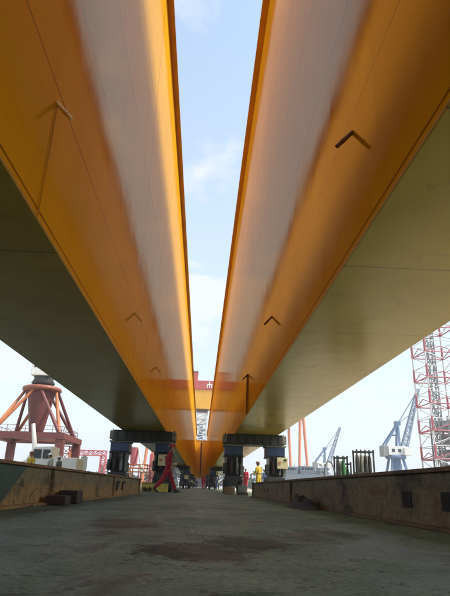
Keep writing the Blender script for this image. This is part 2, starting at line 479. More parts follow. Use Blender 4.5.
# ------------------------------------------------------------------ trestles
def column(t, x0, x1, y0, y1, blue_sides):
    xc = (x0 + x1) / 2
    col = MB()
    col.box(xc - 0.30, xc + 0.30, y0 + 0.1, y1 - 0.1, 0.72, 1.48)
    col.box(x0 + 0.02, x1 - 0.02, y0 + 0.05, y1 - 0.05, 1.482, 1.56)
    c = col.build('column', M['dark'], t, bevel=0.01)
    MB().box(x0 + 0.05, x1 - 0.05, y0 + 0.02, y1 - 0.02, 1.563, 1.93).build('jack_head', M['blue'], t, bevel=0.02)
    MB().box(x0, x1, y0, y1, 1.933, 2.00).build('bearing_plate', M['greygreen'], t, bevel=0.006)
    # clamp lugs and bolts
    for dx in (-0.34, 0.34):
        b = MB().box(xc + dx - 0.05, xc + dx + 0.05, y0 - 0.02, y0 + 0.16, 0.95, 1.47)
        b.build('guide_rail', M['greygreen'], t, bevel=0.008)
    # bogie with two axles
    bg = MB().box(x0 + 0.08, x1 - 0.08, y0 - 0.15, y1 + 0.15, 0.42, 0.71)
    bg.box(x0 + 0.20, x1 - 0.20, y0 - 0.22, y1 + 0.22, 0.30, 0.418)
    bogie = bg.build('bogie', M['dark'], t, bevel=0.012)
    for yy in (y0 + 0.02, y1 - 0.02):
        for xx in (x0 + 0.14, x1 - 0.14):
            w = MB().lathe((xx, yy, 0.30), [(0.16, -0.09), (0.28, -0.085), (0.30, -0.05), (0.30, 0.05), (0.28, 0.085), (0.16, 0.09)], 20, 'x')
            wo = w.build('wheel', M['rubber'], t, origin=(xx, yy, 0.30))
            MB().lathe((xx, yy, 0.30), [(0.05, -0.105), (0.14, -0.098), (0.14, 0.098), (0.05, 0.105)], 14, 'x').build('hub', M['maroon'], wo)
    for dx, zz, hh, mt in ((-0.37, 0.80, 0.42, 'dark'), (0.36, 0.76, 0.36, 'greygreen')):
        v = MB().box(xc + dx - 0.075, xc + dx + 0.075, y0 - 0.06, y0 + 0.30, zz, zz + hh)
        v.build('valve_box', M[mt], t, bevel=0.015)
    MB().lathe((xc - 0.12, y0 - 0.02, 0), [(0.09, 0.84), (0.10, 0.88), (0.10, 1.30), (0.09, 1.34)], 14).build('oil_tank', M['maroon'], t)
    MB().lathe((xc + 0.14, y0 + 0.0, 0), [(0.07, 0.80), (0.07, 1.22), (0.045, 1.24), (0.045, 1.47)], 14).build('ram', M['grey'], t)
    # hoses
    for k in range(3):
        hx = xc + random.uniform(-0.25, 0.25); m = MB(); pv = None
        for i in range(9):
            f = i / 8
            p = (hx + 0.14 * math.sin(f * 3.1 + k), y0 - 0.05 - 0.10 * math.sin(f * math.pi), 1.55 - f * 0.95)
            if pv: m.tube(pv, p, 0.018, 0.018, 6)
            pv = p
        m.build('hydraulic_hose', M['rubber'], t)

def trestle(loc_y, xo, xi, label, group, s):
    """s = -1 left, +1 right;   xi inner end of the cross beam, xo outer end"""
    a, b = sorted((xi, xo)); xc = (a + b) / 2
    t = thing('trestle', (xc, loc_y + 0.6, 0), label, 'support', group)
    y0, y1 = loc_y, loc_y + 1.1
    cb = MB().box(a + 0.16, b - 0.16, y0, y1, 2.03, 2.40)
    cb.box(a + 0.16, b - 0.16, y0 - 0.06, y1 + 0.06, 2.003, 2.028)
    cb.box(a + 0.16, b - 0.16, y0 - 0.06, y1 + 0.06, 2.402, 2.428)
    n = 7
    for i in range(n):
        x = a + 0.3 + (b - a - 0.6) * i / (n - 1)
        cb.box(x - 0.012, x + 0.012, y0 - 0.05, y0 - 0.002, 2.03, 2.40)
    cb.build('crossbeam', M['trestle'], t, bevel=0.006)
    for xe in (a, b):
        e0, e1 = (xe - 0.02, xe + 0.155) if xe == a else (xe - 0.155, xe + 0.02)
        e = MB().box(e0, e1, y0 + 0.05, y1 - 0.05, 2.06, 2.41).build('end_block', M['greygreen'], t, bevel=0.015)
        MB().tube(((e0 + e1) / 2, y0 + 0.3, 2.411), ((e0 + e1) / 2, y0 + 0.3, 2.50), 0.02).build('pin', M['dark'], e)
    column(t, a + 0.0, a + 0.88, y0 + 0.05, y1 - 0.05, True)
    column(t, b - 0.88, b - 0.0, y0 + 0.05, y1 - 0.05, True)
    return t
TL = trestle(23.0, -3.92, -1.15, 'dark trestle on wheels with blue jacks under the left girder, nearest the red worker', 'trestles under the girders', -1)
TR = trestle(23.0, 3.62, 0.94, 'dark trestle on wheels with blue jacks under the right girder, nearest the right beam', 'trestles under the girders', 1)
def panel(t, x0, x1, y, z0, z1):
    p = MB().box(x0, x1, y - 0.16, y, z0, z1).build('control_box', M['cream'], t, bevel=0.012)
    MB().box(x0 + 0.06, x0 + 0.16, y - 0.178, y - 0.163, z0 + 0.18, z0 + 0.28).build('switch', M['crane_orange'], p)
    MB().box(x1 - 0.17, x1 - 0.06, y - 0.178, y - 0.163, z1 - 0.14, z1 - 0.06).build('gauge', M['dark'], p)
panel(TL, -1.80, -1.36, 23.0, 1.02, 1.47)
panel(TR, 3.20, 3.66, 23.0, 1.05, 1.50)
for k, yy in enumerate((62.0, 104.0, 144.0)):
    for src, nm in ((TL, 'left'), (TR, 'right')):
        c = copy_tree(src); c.location.y = yy + 0.6
        c['label'] = {0: 'dark trestle under the %s girder, next one behind the nearest trestle',
                      1: 'small distant dark trestle under the %s girder, third from the front',
                      2: 'farthest dark trestle, under the far end of the %s girder'}[k] % nm

# ------------------------------------------------------------------ skid beams on the deck
def skid_beam(xin, s, ya, yb, mat, label):
    t = thing('skid_beam', (xin + s * 0.15, (ya + yb) / 2, 0), label, 'steel beam')
    H = 0.41; x1 = xin + s * 0.30
    a, b = sorted((xin, x1))
    wa, wb = sorted((xin + s * 0.045, x1 - s * 0.045))
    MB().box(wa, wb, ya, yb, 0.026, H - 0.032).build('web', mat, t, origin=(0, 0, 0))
    MB().box(a, b, ya, yb, H - 0.03, H).build('top_flange', M['flange_rust'] if s > 0 else M['flange_ochre'], t, origin=(0, 0, 0), bevel=0.004)
    if s < 0: b += 0.05
    MB().box(a, b, ya, yb, 0.001, 0.024).build('bottom_flange', M['flange_rust'] if s > 0 else mat, t, origin=(0, 0, 0), bevel=0.004)
    return t
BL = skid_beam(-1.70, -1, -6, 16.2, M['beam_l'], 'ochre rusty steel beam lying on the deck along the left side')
BR = skid_beam(1.60, 1, -6, 17.4, M['beam_r'], 'dark brown rusty steel beam lying on the deck along the right side')
def stiff(t, x, s, y, mat):
    a, b = sorted((x + s * 0.004, x + s * 0.043))
    MB().box(a, b, y - 0.03, y + 0.03, 0.027, 0.377).build('stiffener', mat, t, origin=(0, 0, 0), bevel=0.004)
for y in (2.2, 6.55, 11.2, 15.9): stiff(BL, -1.70, -1, y, M['beam_l'])
for y in (17.0, 9.9): stiff(BR, 1.60, 1, y, M['beam_r'])
# openings: near-black pieces on the web, their inner darkness painted
for y in (4.35, 3.62, 5.6):
    m = MB(); x = 1.643
    if y == 5.6: continue
    m.box(x - 0.004, x + 0.05, y - 0.10, y + 0.10, 0.13, 0.25)
    m.build('painted_lifting_hole', M['hole'], BR, origin=(0, 0, 0))
for y in (13.4, 14.1):
    MB().tube((1.638, y, 0.20), (1.66, y, 0.20), 0.05, 0.05, 14).build('painted_bolt_hole', M['hole'], BR, origin=(0, 0, 0))
for y in (11.6, 12.4):
    m = MB().bar((-1.735, y, 0.13), (-1.735, y + 0.10, 0.27), 0.05, 0.05); m.tube((-1.735, y + 0.1, 0.27), (-1.70, y + 0.16, 0.29), 0.025)
    m.build('lashing_hook', M['dark'], BL, origin=(0, 0, 0))
m = MB(); x = -1.7405
m.add([(x, 4.1, 0.03), (x, 4.95, 0.03), (x, 5.5, 0.33), (x, 5.55, 0.375), (x, 4.1, 0.375)], [(0, 1, 2, 3, 4)])
m.add([(x - 0.003, 4.1, 0.03), (x - 0.003, 4.95, 0.03), (x - 0.003, 5.5, 0.33), (x - 0.003, 5.55, 0.375), (x - 0.003, 4.1, 0.375)], [(4, 3, 2, 1, 0)])
m.build('green_patch', M['green_paint'], BL, origin=(0, 0, 0))

# loose grit and rust flakes lying on the plating
rg = random.Random(11); m = MB()
for i in range(800):
    y = 0.7 + 9 * rg.random() ** 2.2; x = rg.uniform(-1.55, 1.5)
    if rg.random() < 0.35: x = rg.gauss(0.0, 0.3); y = abs(rg.gauss(2.3, 0.7)) + 0.5
    if abs(x) > 1.5: continue
    r = rg.uniform(0.0010, 0.0036) * (0.6 + 0.30 * y); h = r * rg.uniform(0.25, 0.8); a0 = rg.random() * 6
    ring = [(x + r * rg.uniform(0.6, 1.2) * math.cos(a0 + k * 1.257), y + r * rg.uniform(0.6, 1.5) * math.sin(a0 + k * 1.257), 0.0005) for k in range(5)]
    m.cur = 0 if rg.random() < 0.75 else 1
    m.add(ring + [(x, y, h)], [(k, (k + 1) % 5, 5) for k in range(5)])
    m.mi[-5:] = [m.cur] * 5
tag(m.build('grit', None, None, None, 0, [M['maroon'], M['greygreen']]), 'loose grit and rust flakes on the green deck', None, None, 'stuff')

# small steel blocks and rags on the deck
solo(MB().box(-1.68, -1.46, 6.15, 6.42, 0.0, 0.10), 'steel_block', M['maroon'], 'dark red-brown steel block against the left beam, nearer of the pair', 'block', 'steel blocks beside the left beam', (-1.56, 6.3, 0), 0.012)
solo(MB().box(-1.68, -1.46, 6.72, 7.05, 0.0, 0.15), 'steel_block', M['maroon'], 'dark red-brown steel block against the left beam, taller and farther of the pair', 'block', 'steel blocks beside the left beam', (-1.55, 6.9, 0), 0.012)
t = thing('stop_block', (-1.75, 21.6, 0), 'low faded yellow steel block between the left beam and the left trestle', 'block')
MB().box(-2.25, -1.25, 21.4, 21.9, 0.0, 0.31).build('body', M['yellow'], t, bevel=0.015)
for x in (-2.12, -1.92):
    MB().tube((x, 21.30, 0.10), (x, 21.398, 0.10), 0.075, 0.075, 14).build('bolt', M['maroon'], t)
MB().box(-2.25, -1.25, 21.38, 21.92, 0.312, 0.34).build('lip', M['green'], t)
t = thing('timber_block', (1.15, 21.6, 0), 'brown timber block in front of the right trestle', 'block')
for k in range(2):
    MB().box(0.93, 1.34, 21.3, 21.9, 0.0 + 0.135 * k, 0.13 + 0.135 * k).build('timber', M['wood'], t, bevel=0.012)
t = thing('anchor_block', (1.5, 19.6, 0), 'grey green steel block with dark base at the end of the right beam', 'block')
MB().box(1.36, 1.66, 19.4, 19.9, 0.10, 0.33).build('body', M['greygreen'], t, bevel=0.015)
MB().box(1.33, 1.69, 19.36, 19.94, 0.0, 0.098).build('base', M['maroon'], t, bevel=0.01)

# rag heap against right beam
def heap(cx, cy, rx, ry, h, seed):
    rnd = random.Random(seed); m = MB(); n = 26; rings = 9; vs = []; fs = []
    from mathutils import noise as mn
    for k in range(rings + 1):
        f = k / rings
        for i in range(n):
            t = 2 * math.pi * i / n
            r = (1 - f)
            x = cx + rx * r * math.cos(t); y = cy + ry * r * math.sin(t)
            z = h * (1 - r * r) * (0.55 + 0.9 * mn.noise(Vector((x * 9, y * 9, seed))) + 0.3)
            rr = 1 + 0.25 * mn.noise(Vector((math.cos(t) * 2, math.sin(t) * 2, seed)))
            vs.append((cx + (x - cx) * rr, cy + (y - cy) * rr, max(0.001, z) if k else 0.001))
    for k in range(rings):
        for i in range(n):
            j = (i + 1) % n
            fs.append((k * n + i, k * n + j, (k + 1) * n + j, (k + 1) * n + i))
    m.add(vs, fs, True)
    return m
solo(heap(1.42, 7.7, 0.17, 0.80, 0.15, 3), 'rag_heap', M['rubber'], 'dark heap of oily rags on the deck against the right beam', 'rags', None, (1.4, 7.7, 0))

# ------------------------------------------------------------------ gas bottle racks behind right beam
def rack(x, y, w, h, nb, label, mat):
    t = thing('bottle_rack', (x, y, 0), label, 'bottle rack', 'gas bottle racks behind the right beam')
    fr = MB()
    for dx in (-w / 2, w / 2):
        for dy in (-0.16, 0.16):
            fr.bar((x + dx, y + dy, 0), (x + dx, y + dy, h), 0.035)
    for z in (0.12, h * 0.55, h - 0.05):
        for dy in (-0.16, 0.16): fr.bar((x - w / 2, y + dy, z), (x + w / 2, y + dy, z), 0.03)
        for dx in (-w / 2, w / 2): fr.bar((x + dx, y - 0.16, z), (x + dx, y + 0.16, z), 0.03)
    fr.build('frame', M['trestle'], t)
    MB().box(x - w / 2 + 0.03, x + w / 2 - 0.03, y + 0.105, y + 0.125, 0.2, h * 0.9).build('back_panel', M['white'], t)
    MB().box(x - w / 2 + 0.02, x + w / 2 - 0.02, y - 0.14, y + 0.14, 0.02, 0.10).build('base_tray', M['green'], t)
    for i in range(nb):
        bx = x - w / 2 + w * (i + 0.5) / nb
        r = min(0.075, w / nb * 0.45)
        m = MB().lathe((bx, y, 0), [(r, 0.11), (r, h - 0.28), (r * 0.8, h - 0.18), (r * 0.35, h - 0.12), (r * 0.3, h - 0.06)], 14)
        b = m.build('gas_bottle', mat[i % len(mat)], t)
        MB().tube((bx, y, h - 0.06), (bx, y, h + 0.01), 0.018).build('valve', M['dark'], b)
    return t
rack(3.62, 14.0, 0.26, 1.10, 2, 'narrow short rack of dark gas bottles, left of the three racks', [M['trestle'], M['green']])
rack(3.90, 14.6, 0.20, 0.98, 2, 'low rack of white and green gas bottles between two taller racks', [M['white'], M['green']])
rack(4.10, 13.6, 0.42, 1.24, 4, 'tall wide rack of dark green gas bottles, right of the three racks', [M['trestle'], M['greygreen'], M['trestle'], M['trestle']])
m = MB(); pv = None
for i in range(11):
    a = math.pi * i / 10
    p = (3.34 - 0.14 * math.cos(a), 14.1, 0.55 + 0.42 * math.sin(a))
    if pv: m.tube(pv, p, 0.018, 0.018, 8)
    pv = p
m.tube((3.20, 14.1, 0.0), (3.20, 14.1, 0.55), 0.018); m.tube((3.48, 14.1, 0.0), (3.48, 14.1, 0.55), 0.018)
solo(m, 'hoop_rail', M['grey'], 'bent grey pipe hoop standing left of the gas bottle racks', 'rail', None, (3.34, 14.1, 0))

# ------------------------------------------------------------------ red portal crane, left
t = thing('portal_crane', (-24.6, 80, 0), 'dull red portal crane with tapered column and struts coloured as lit orange at far left', 'crane')
CX, CY = -24.5, 80.0
MB().lathe((CX, CY, 0), [(0.35, 6.75), (0.95, 7.0), (1.10, 7.6), (1.95, 12.4), (2.0, 13.0)], 24).build('column', M['crane_red'], t)
MB().lathe((CX, CY, 0), [(2.4, 13.0), (2.85, 13.15), (2.85, 13.55), (2.5, 13.75), (1.6, 13.9)], 28).build('slew_ring', M['ring'], t)
MB().lathe((CX, CY, 0), [(1.55, 14.06), (1.75, 14.3), (1.4, 14.9), (1.45, 15.25)], 20).build('neck', M['dark'], t)
mh = MB().box(CX - 1.6, CX + 1.4, CY - 1.6, CY + 2.2, 15.28, 17.8).build('machine_house', M['white'], t, bevel=0.1)
MB().box(CX - 1.2, CX + 0.4, CY - 1.63, CY - 1.603, 16.5, 17.3).build('window', M['glass'], mh)
m = MB().lattice((CX - 1, CY + 0.5, 17.81), (CX - 6, CY + 10, 33), 1.4, 0.7, 12, 0.09, 0.05); m.build('jib', M['crane_red'], t)
hb = 5.0
for sx in (-1, 1):
    for sy in (-1, 1):
        m = MB().tube((CX + sx * (hb - 0.4), CY + sy * (hb - 0.4), 6.68), (CX + sx * 0.6, CY + sy * 2.3, 12.96), 0.26, 0.22, 10)
        m.build('strut', M['crane_orange'] if sx < 0 else M['crane_red'], t)  # struts on the lit side coloured orange, shaded ones red
        m = MB().tube((CX + sx * (hb - 0.4), CY + sy * (hb - 0.4), 6.68), (CX + sx * 2.35, CY + sy * 0.6, 12.96), 0.26, 0.22, 10)
        m.build('strut', M['crane_red'] if sy > 0 else M['crane_orange'], t)  # near struts get the lit orange, far ones the shaded red
        m = MB()
        m.box(CX + sx * hb - 0.55, CX + sx * hb + 0.55, CY + sy * hb - 0.5, CY + sy * hb + 0.5, 0.9, 5.84)
        l = m.build('leg', M['crane_red'], t, bevel=0.05)
        MB().box(CX + sx * hb - 1.2, CX + sx * hb + 1.2, CY + sy * hb - 0.5, CY + sy * hb + 0.5, 0.0, 0.88).build('wheel_truck', M['dark'], l, bevel=0.05)
m = MB()
for sx in (-1, 1):
    m.box(CX + sx * hb - 0.6, CX + sx * hb + 0.6, CY - hb - 0.6, CY + hb + 0.6, 5.85, 6.65)
for sy in (-1, 1):
    m.box(CX - hb + 0.605, CX + hb - 0.605, CY + sy * hb - 0.6, CY + sy * hb + 0.6, 5.85, 6.65)
for sx in (-1, 1):
    m.bar((CX + sx * hb * 0.9, CY - hb * 0.9, 6.2), (CX, CY, 6.2), 0.7, 0.5); m.bar((CX + sx * hb * 0.9, CY + hb * 0.9, 6.2), (CX, CY, 6.2), 0.7, 0.5)
m.build('portal_frame', M['crane_red'], t)
m = MB()
for k in range(4):
    a = k * math.pi / 2
    for i in range(9):
        f = -1 + 2 * i / 8
        x, y = (f * hb, -hb) if k == 0 else (f * hb, hb) if k == 2 else (hb, f * hb) if k == 1 else (-hb, f * hb)
        m.bar((CX + x, CY + y, 6.66), (CX + x, CY + y, 7.6), 0.06)
for z in (7.1, 7.6):
    for k in (-1, 1):
        m.bar((CX - hb, CY + k * hb, z), (CX + hb, CY + k * hb, z), 0.05); m.bar((CX + k * hb, CY - hb, z), (CX + k * hb, CY + hb, z), 0.05)
m.build('handrail', M['crane_red'], t)
m = MB().lattice((CX + 4.2, CY + 2, 0), (CX + 4.2, CY + 2, 5.4), 1.3, 1.3, 5, 0.06); m.build('stair_tower', M['crane_orange'], t)

# white lift truck on the left
t = thing('lift_truck', (-10.1, 36, 0), 'white lift truck with raised white boom below the red portal crane', 'truck')
m = MB(); 
prof = [(-11.6, 0.7), (-11.6, 1.35), (-11.15, 1.55), (-10.75, 2.35), (-9.55, 2.42), (-9.5, 0.7)]
n = len(prof); y0, y1 = 35.1, 37.0
m.add([(x, y0, z) for x, z in prof] + [(x, y1, z) for x, z in prof], [tuple(range(n)), tuple(reversed(range(n, 2 * n)))] + [(i, i + n, (i + 1) % n + n, (i + 1) % n) for i in range(n)])
cab = m.build('cab', M['white'], t, bevel=0.05)
MB().box(-10.7, -10.2, 35.07, 35.095, 1.65, 2.2).build('window', M['glass'], cab)
MB().box(-10.1, -9.65, 35.07, 35.095, 1.65, 2.2).build('window', M['glass'], cab)
MB().box(-9.45, -7.9, 35.15, 36.95, 0.75, 1.75).build('load_bed', M['white'], t, bevel=0.04)
MB().tube((-11.0, 36.2, 2.3), (-11.4, 36.4, 3.9), 0.16, 0.12, 12).build('boom', M['white'], t)
MB().box(-11.5, -7.95, 35.3, 36.8, 0.45, 0.69).build('chassis', M['dark'], t)
for x in (-10.9, -9.1, -8.4):
    for y in (35.2, 36.9):
        w = MB().lathe((x, y, 0.42), [(0.25, -0.13), (0.40, -0.12), (0.42, 0), (0.40, 0.12), (0.25, 0.13)], 18, 'y').build('wheel', M['rubber'], t, origin=(x, y, 0.42))
        MB().lathe((x, y, 0.42), [(0.06, -0.15), (0.22, -0.135), (0.22, 0.135), (0.06, 0.15)], 14, 'y').build('rim', M['grey'], w)

# pink lattice gantry frame
t = thing('gantry_frame', (-24.8, 120, 0), 'faded pink steel gantry frame with lattice posts beyond the left beam', 'gantry')
for x in (-28.0, -21.4):
    MB().lattice((x, 120, 0), (x, 120, 6.0), 1.1, 1.1, 6, 0.11, 0.07).build('post', M['pink'], t)
MB().lattice((-28.7, 120, 6.55), (-20.8, 120, 6.55), 1.0, 1.0, 8, 0.10, 0.06).build('top_beam', M['pink'], t)
MB().box(-26.1, -24.9, 119.4, 120.6, 0.0, 5.7).build('mast', M['greygreen'], t, bevel=0.05)
MB().lathe((-25.5, 120, 0), [(0.45, 5.705), (0.45, 6.02)], 12).build('sheave', M['grey'], t)

# white-domed tower crane seen through the left trestle
t = thing('domed_crane', (-13.4, 110, 0), 'pink crane column with white dome and white legs seen through the left trestle', 'crane')
DX, DY = -13.5, 110.0
t.scale = (1, 1, 0.90)
MB().lathe((DX, DY, 0), [(0.95, 8.15), (0.95, 8.4), (0.78, 8.75), (0.4, 8.98), (0.05, 9.05)], 20).build('dome', M['white'], t)
MB().lathe((DX, DY, 0), [(0.55, 4.2), (0.7, 5.0), (0.82, 7.4), (0.90, 8.14)], 20).build('column', M['pink'], t)
for sx in (-1, 1):
    for sy in (-1, 1):
        MB().tube((DX + sx * 2.0, DY + sy * 1.9, 2.9), (DX + sx * 0.85, DY + sy * 0.5, 8.0), 0.24, 0.18, 10).build('leg', M['white'], t)
m = MB()
for z in (3.0, 3.75, 4.5):
    for k in (-1, 1):
        m.bar((DX - 2, DY + k * 2, z), (DX + 3.0, DY + k * 2, z), 0.16); m.bar((DX - 2 if k < 0 else DX + 3.0, DY - 2, z), (DX - 2 if k < 0 else DX + 3.0, DY + 2, z), 0.16)
for x in (-2, -0.3, 1.4, 3.0):
    for k in (-2, 2): m.bar((DX + x, DY + k, 0), (DX + x, DY + k, 4.5), 0.22)
m.build('platform', M['crane_orange'], t)
solo(MB().lattice((-9.9, 112, 0), (-9.9, 112, 6.2), 1.1, 0.9, 6, 0.13, 0.08), 'lattice_post', M['pink'], 'short pink lattice post right of the white-domed crane', 'post', None, (-9.9, 112, 0))

# ------------------------------------------------------------------ goliath crane beyond the end of the gap
t = thing('goliath_crane', (15, 262, 0), 'huge yellow gantry crane with red walkway and salmon legs spanning beyond the girders', 'gantry crane')
MB().box(-32, 50.3, 258, 266, 36.2, 45.6).build('main_girder', M['goliath'], t, bevel=0.15)
wk = MB().box(-32, 50.3, 257.6, 266.4, 45.62, 50.1).build('walkway', M['signred'], t, bevel=0.1)
# white emblem on the red band, unreadable in the photograph
m = MB()
for (x, z, w, h) in ((1.4, 47.9, 2.4, 0.55), (2.35, 46.4, 0.5, 3.2), (1.2, 46.6, 0.5, 1.2), (3.4, 46.6, 0.5, 1.2)):
    m.box(x, x + w, 257.50 + 0.01 * z / 50, 257.58, z, z + h)
m.build('emblem', M['white'], wk)
tr = MB().box(-9.5, -3.4, 258.5, 265, 50.2, 54.2).build('trolley', M['signred'], t, bevel=0.15)
MB().box(-9.6, -3.3, 258.4, 265.1, 54.22, 54.8).build('roof', M['brown'], tr)
MB().box(-3.4, 2.2, 259, 265, 33.6, 36.18).build('girder_shade', M['brown'], t, bevel=0.1)  # brown box painted as the shaded underside of the main girder
for xa, xb in ((46.9, 48.0), (51.6, 49.4)):
    MB().tube((xa, 260, 2.2), (xb, 260, 36.0), 0.62, 0.72, 14).build('leg', M['salmon'], t)
MB().tube((43.9, 264, 2.2), (42.6, 264, 36.0), 0.60, 0.70, 14).build('leg', M['salmon'], t)
for xa in (-27.5, -22.5):
    MB().tube((xa, 262, 2.2), (-25, 262, 36.0), 0.7, 0.8, 14).build('leg', M['salmon'], t)
for x0, x1 in ((42.6, 53.0), (-29, -21)):
    MB().box(x0, x1, 259, 265, 0.0, 2.18).build('sill_beam', M['crane_orange'], t, bevel=0.1)

m = MB().lattice((-0.7, 252, 4.0), (-0.7, 252, 33), 4.6, 4.6, 12, 0.34, 0.22)
t = thing('lattice_tower', (-0.7, 252, 0), 'white lattice tower beyond the far end of the gap, under the yellow gantry crane', 'tower')
m.build('lattice', M['legwhite'], t)
MB().box(-1.7, 0.3, 251.2, 252.8, 4, 27).build('lift_shaft', M['palebluegrey'], t)
MB().box(-4.5, 3.1, 248, 256, 0, 3.98).build('base', M['dark'], t, bevel=0.1)
for z in (30.0,):
    MB().box(-3.2, 1.8, 249.6, 254.4, z, z + 2.2).build('top_cabin', M['white'], t, bevel=0.2)

# ------------------------------------------------------------------ blue slewing cranes
def jib_crane(label):
    X, Y = 72.6, 200.0
    t = thing('jib_crane', (X, Y, 0), label, 'crane', 'blue grey jib cranes')
    m = MB().lathe((X, Y, 0), [(2.0, 0), (1.7, 4), (1.55, 12.2)], 16)
    m.build('pedestal', M['bluegrey'], t)
    for sx in (-1, 1):
        for sy in (-1, 1):
            MB().bar((X + sx * 4.2, Y + sy * 4.2, 0), (X + sx * 2.0, Y + sy * 2.0, 12.2), 0.75).build('leg', M['bluegrey'], t)
    m = MB().lathe((X, Y, 0), [(3.6, 12.22), (3.8, 12.6), (3.8, 13.2), (3.0, 13.38)], 20); m.build('slew_ring', M['bluegrey'], t)
    h = MB().box(X - 3.4, X + 3.8, Y - 2.6, Y + 2.6, 13.4, 16.6).build('machine_house', M['white'], t, bevel=0.15)
    for dx in (-2.2, 0.2):
        MB().box(X + dx, X + dx + 1.1, Y - 2.64, Y - 2.603, 14.5, 15.7).build('window', M['glass'], h)
    MB().box(X + 2.0, X + 4.6, Y - 4.2, Y - 2.7, 13.4, 16.2).build('operator_cab', M['white'], t, bevel=0.15)
    MB().box(X - 5.3, X - 3.42, Y - 2.4, Y + 2.4, 13.0, 16.9).build('counterweight', M['grey'], t, bevel=0.15)
    m = MB()
    for sy in (-1.8, 1.8):
        m.bar((X + 1.2, Y + sy, 16.62), (X + 1.6, Y + sy * 0.4, 25.0), 0.62)
        m.bar((X - 4.2, Y + sy, 16.92), (X + 1.3, Y + sy * 0.4, 24.8), 0.55)
        m.bar((X + 1.25, Y + sy * 0.7, 20.8), (X - 1.4, Y + sy * 0.7, 20.8), 0.3)
    m.box(X + 0.6, X + 2.6, Y - 1.0, Y + 1.0, 24.6, 26.0)
    m.build('a_frame', M['bluegrey'], t)
    m = MB().lattice((X + 3.4, Y, 16.0), (X + 10.9, Y, 38.6), 2.1, 0.9, 14, 0.17, 0.11, up=(0, 1, 0)); m.build('boom', M['palebluegrey'], t)
    m = MB()
    for sy in (-0.6, 0.6):
        m.tube((X + 2.2, Y + sy, 25.8), (X + 10.6, Y + sy * 0.6, 38.0), 0.10, 0.10, 6)
        m.tube((X + 2.2, Y + sy, 25.5), (X + 7.6, Y + sy * 0.8, 29.2), 0.08, 0.08, 6)
    m.build('pendant_rope', M['palebluegrey'], t)
    m = MB().tube((X + 11.1, Y, 38.3), (X + 11.1, Y, 30), 0.06, 0.06, 6); m.build('hoist_rope', M['grey'], t)
    return t
JC = jib_crane('blue grey jib crane with white machine house left of the red and white lattice leg')
c = copy_tree(JC); c.location = (67.3, 300, 0); c.scale = (0.98, 0.98, 0.89)
c['label'] = 'smaller distant blue grey jib crane between the salmon poles and the bottle racks'

# ------------------------------------------------------------------ red and white jack-up leg
t = thing('jackup_tower', (54.9, 120, 0), 'tall red and white lattice leg at the right edge beyond the right beam', 'lattice leg')
W = 7.6; H0 = 6.0
XL, YL = 54.9, 120.0
def leg_bay(k, mat):
    z0 = k * H0 + 1.6; z1 = z0 + H0; m = MB()
    cs = [(XL - W / 2, YL - W / 2), (XL + W / 2, YL - W / 2), (XL + W / 2, YL + W / 2), (XL - W / 2, YL + W / 2)]
    for i, (x, y) in enumerate(cs):
        m.tube((x, y, z0), (x, y, z1 - 3.0), 0.25, 0.25, 10)
        x2, y2 = cs[(i + 1) % 4]
        m.tube((x, y, z0), (x2, y2, z0), 0.14, 0.14, 8)
        xm, ym = (x + x2) / 2, (y + y2) / 2
        m.tube((x, y, z0 + 0.1), (xm, ym, z0 - 0.0 + 1.4), 0.10, 0.10, 8)
        m.tube((x2, y2, z0 + 0.1), (xm, ym, z0 + 1.4), 0.10, 0.10, 8)
    return m
def leg_thin(k):
    z0 = k * H0 + 1.6; z1 = z0 + H0; m = MB()
    cs = [(XL - W / 2, YL - W / 2), (XL + W / 2, YL - W / 2), (XL + W / 2, YL + W / 2), (XL - W / 2, YL + W / 2)]
    for i, (x, y) in enumerate(cs):
        m.tube((x, y, z1 - 3.0), (x, y, z1), 0.20, 0.20, 8)
        x2, y2 = cs[(i + 1) % 4]
        m.tube((x, y, z1 - 2.9), (x2, y2, z1), 0.10, 0.10, 6) if k % 2 else m.tube((x2, y2, z1 - 2.9), (x, y, z1), 0.10, 0.10, 6)
        m.tube((x, y, z0 + 2.7), (x2, y2, z0 + 2.7), 0.09, 0.09, 6)
    return m
for k in range(9):
    leg_bay(k, None).build('red_bay', M['legred'], t)
    leg_thin(k).build('white_bay', M['legwhite'], t)
MB().lattice((XL - 0.9, YL, 0), (XL - 0.9, YL, 52), 1.5, 1.5, 26, 0.10, 0.08).build('stair_mast', M['grey'], t)
m = MB()
for k in range(5):
    z = 1.0 + k * 3.2
    m.box(XL - 1.8, XL + 2.8, YL - 2.4, YL + 2.4, z, z + 0.25)
    m.bar((XL - 1.8, YL - 2.3, z + 0.25), (XL + 2.8, YL - 2.3, z + 3.2), 0.4)
    for dx in (-1.7, 0.4, 2.7):
        for dy in (-2.3, 2.3): m.bar((XL + dx, YL + dy, z + 0.25), (XL + dx, YL + dy, z + 3.2), 0.3)
    m.box(XL - 0.6 + 0.3 * (k % 2), XL + 2.0, YL - 1.6, YL + 1.6, z + 0.26, z + 2.3)
m.build('jacking_frame', M['grey'], t)
MB().box(XL - 6, XL + 6, YL - 6, YL + 6, 0.0, 0.98).build('base', M['shipgrey'], t)

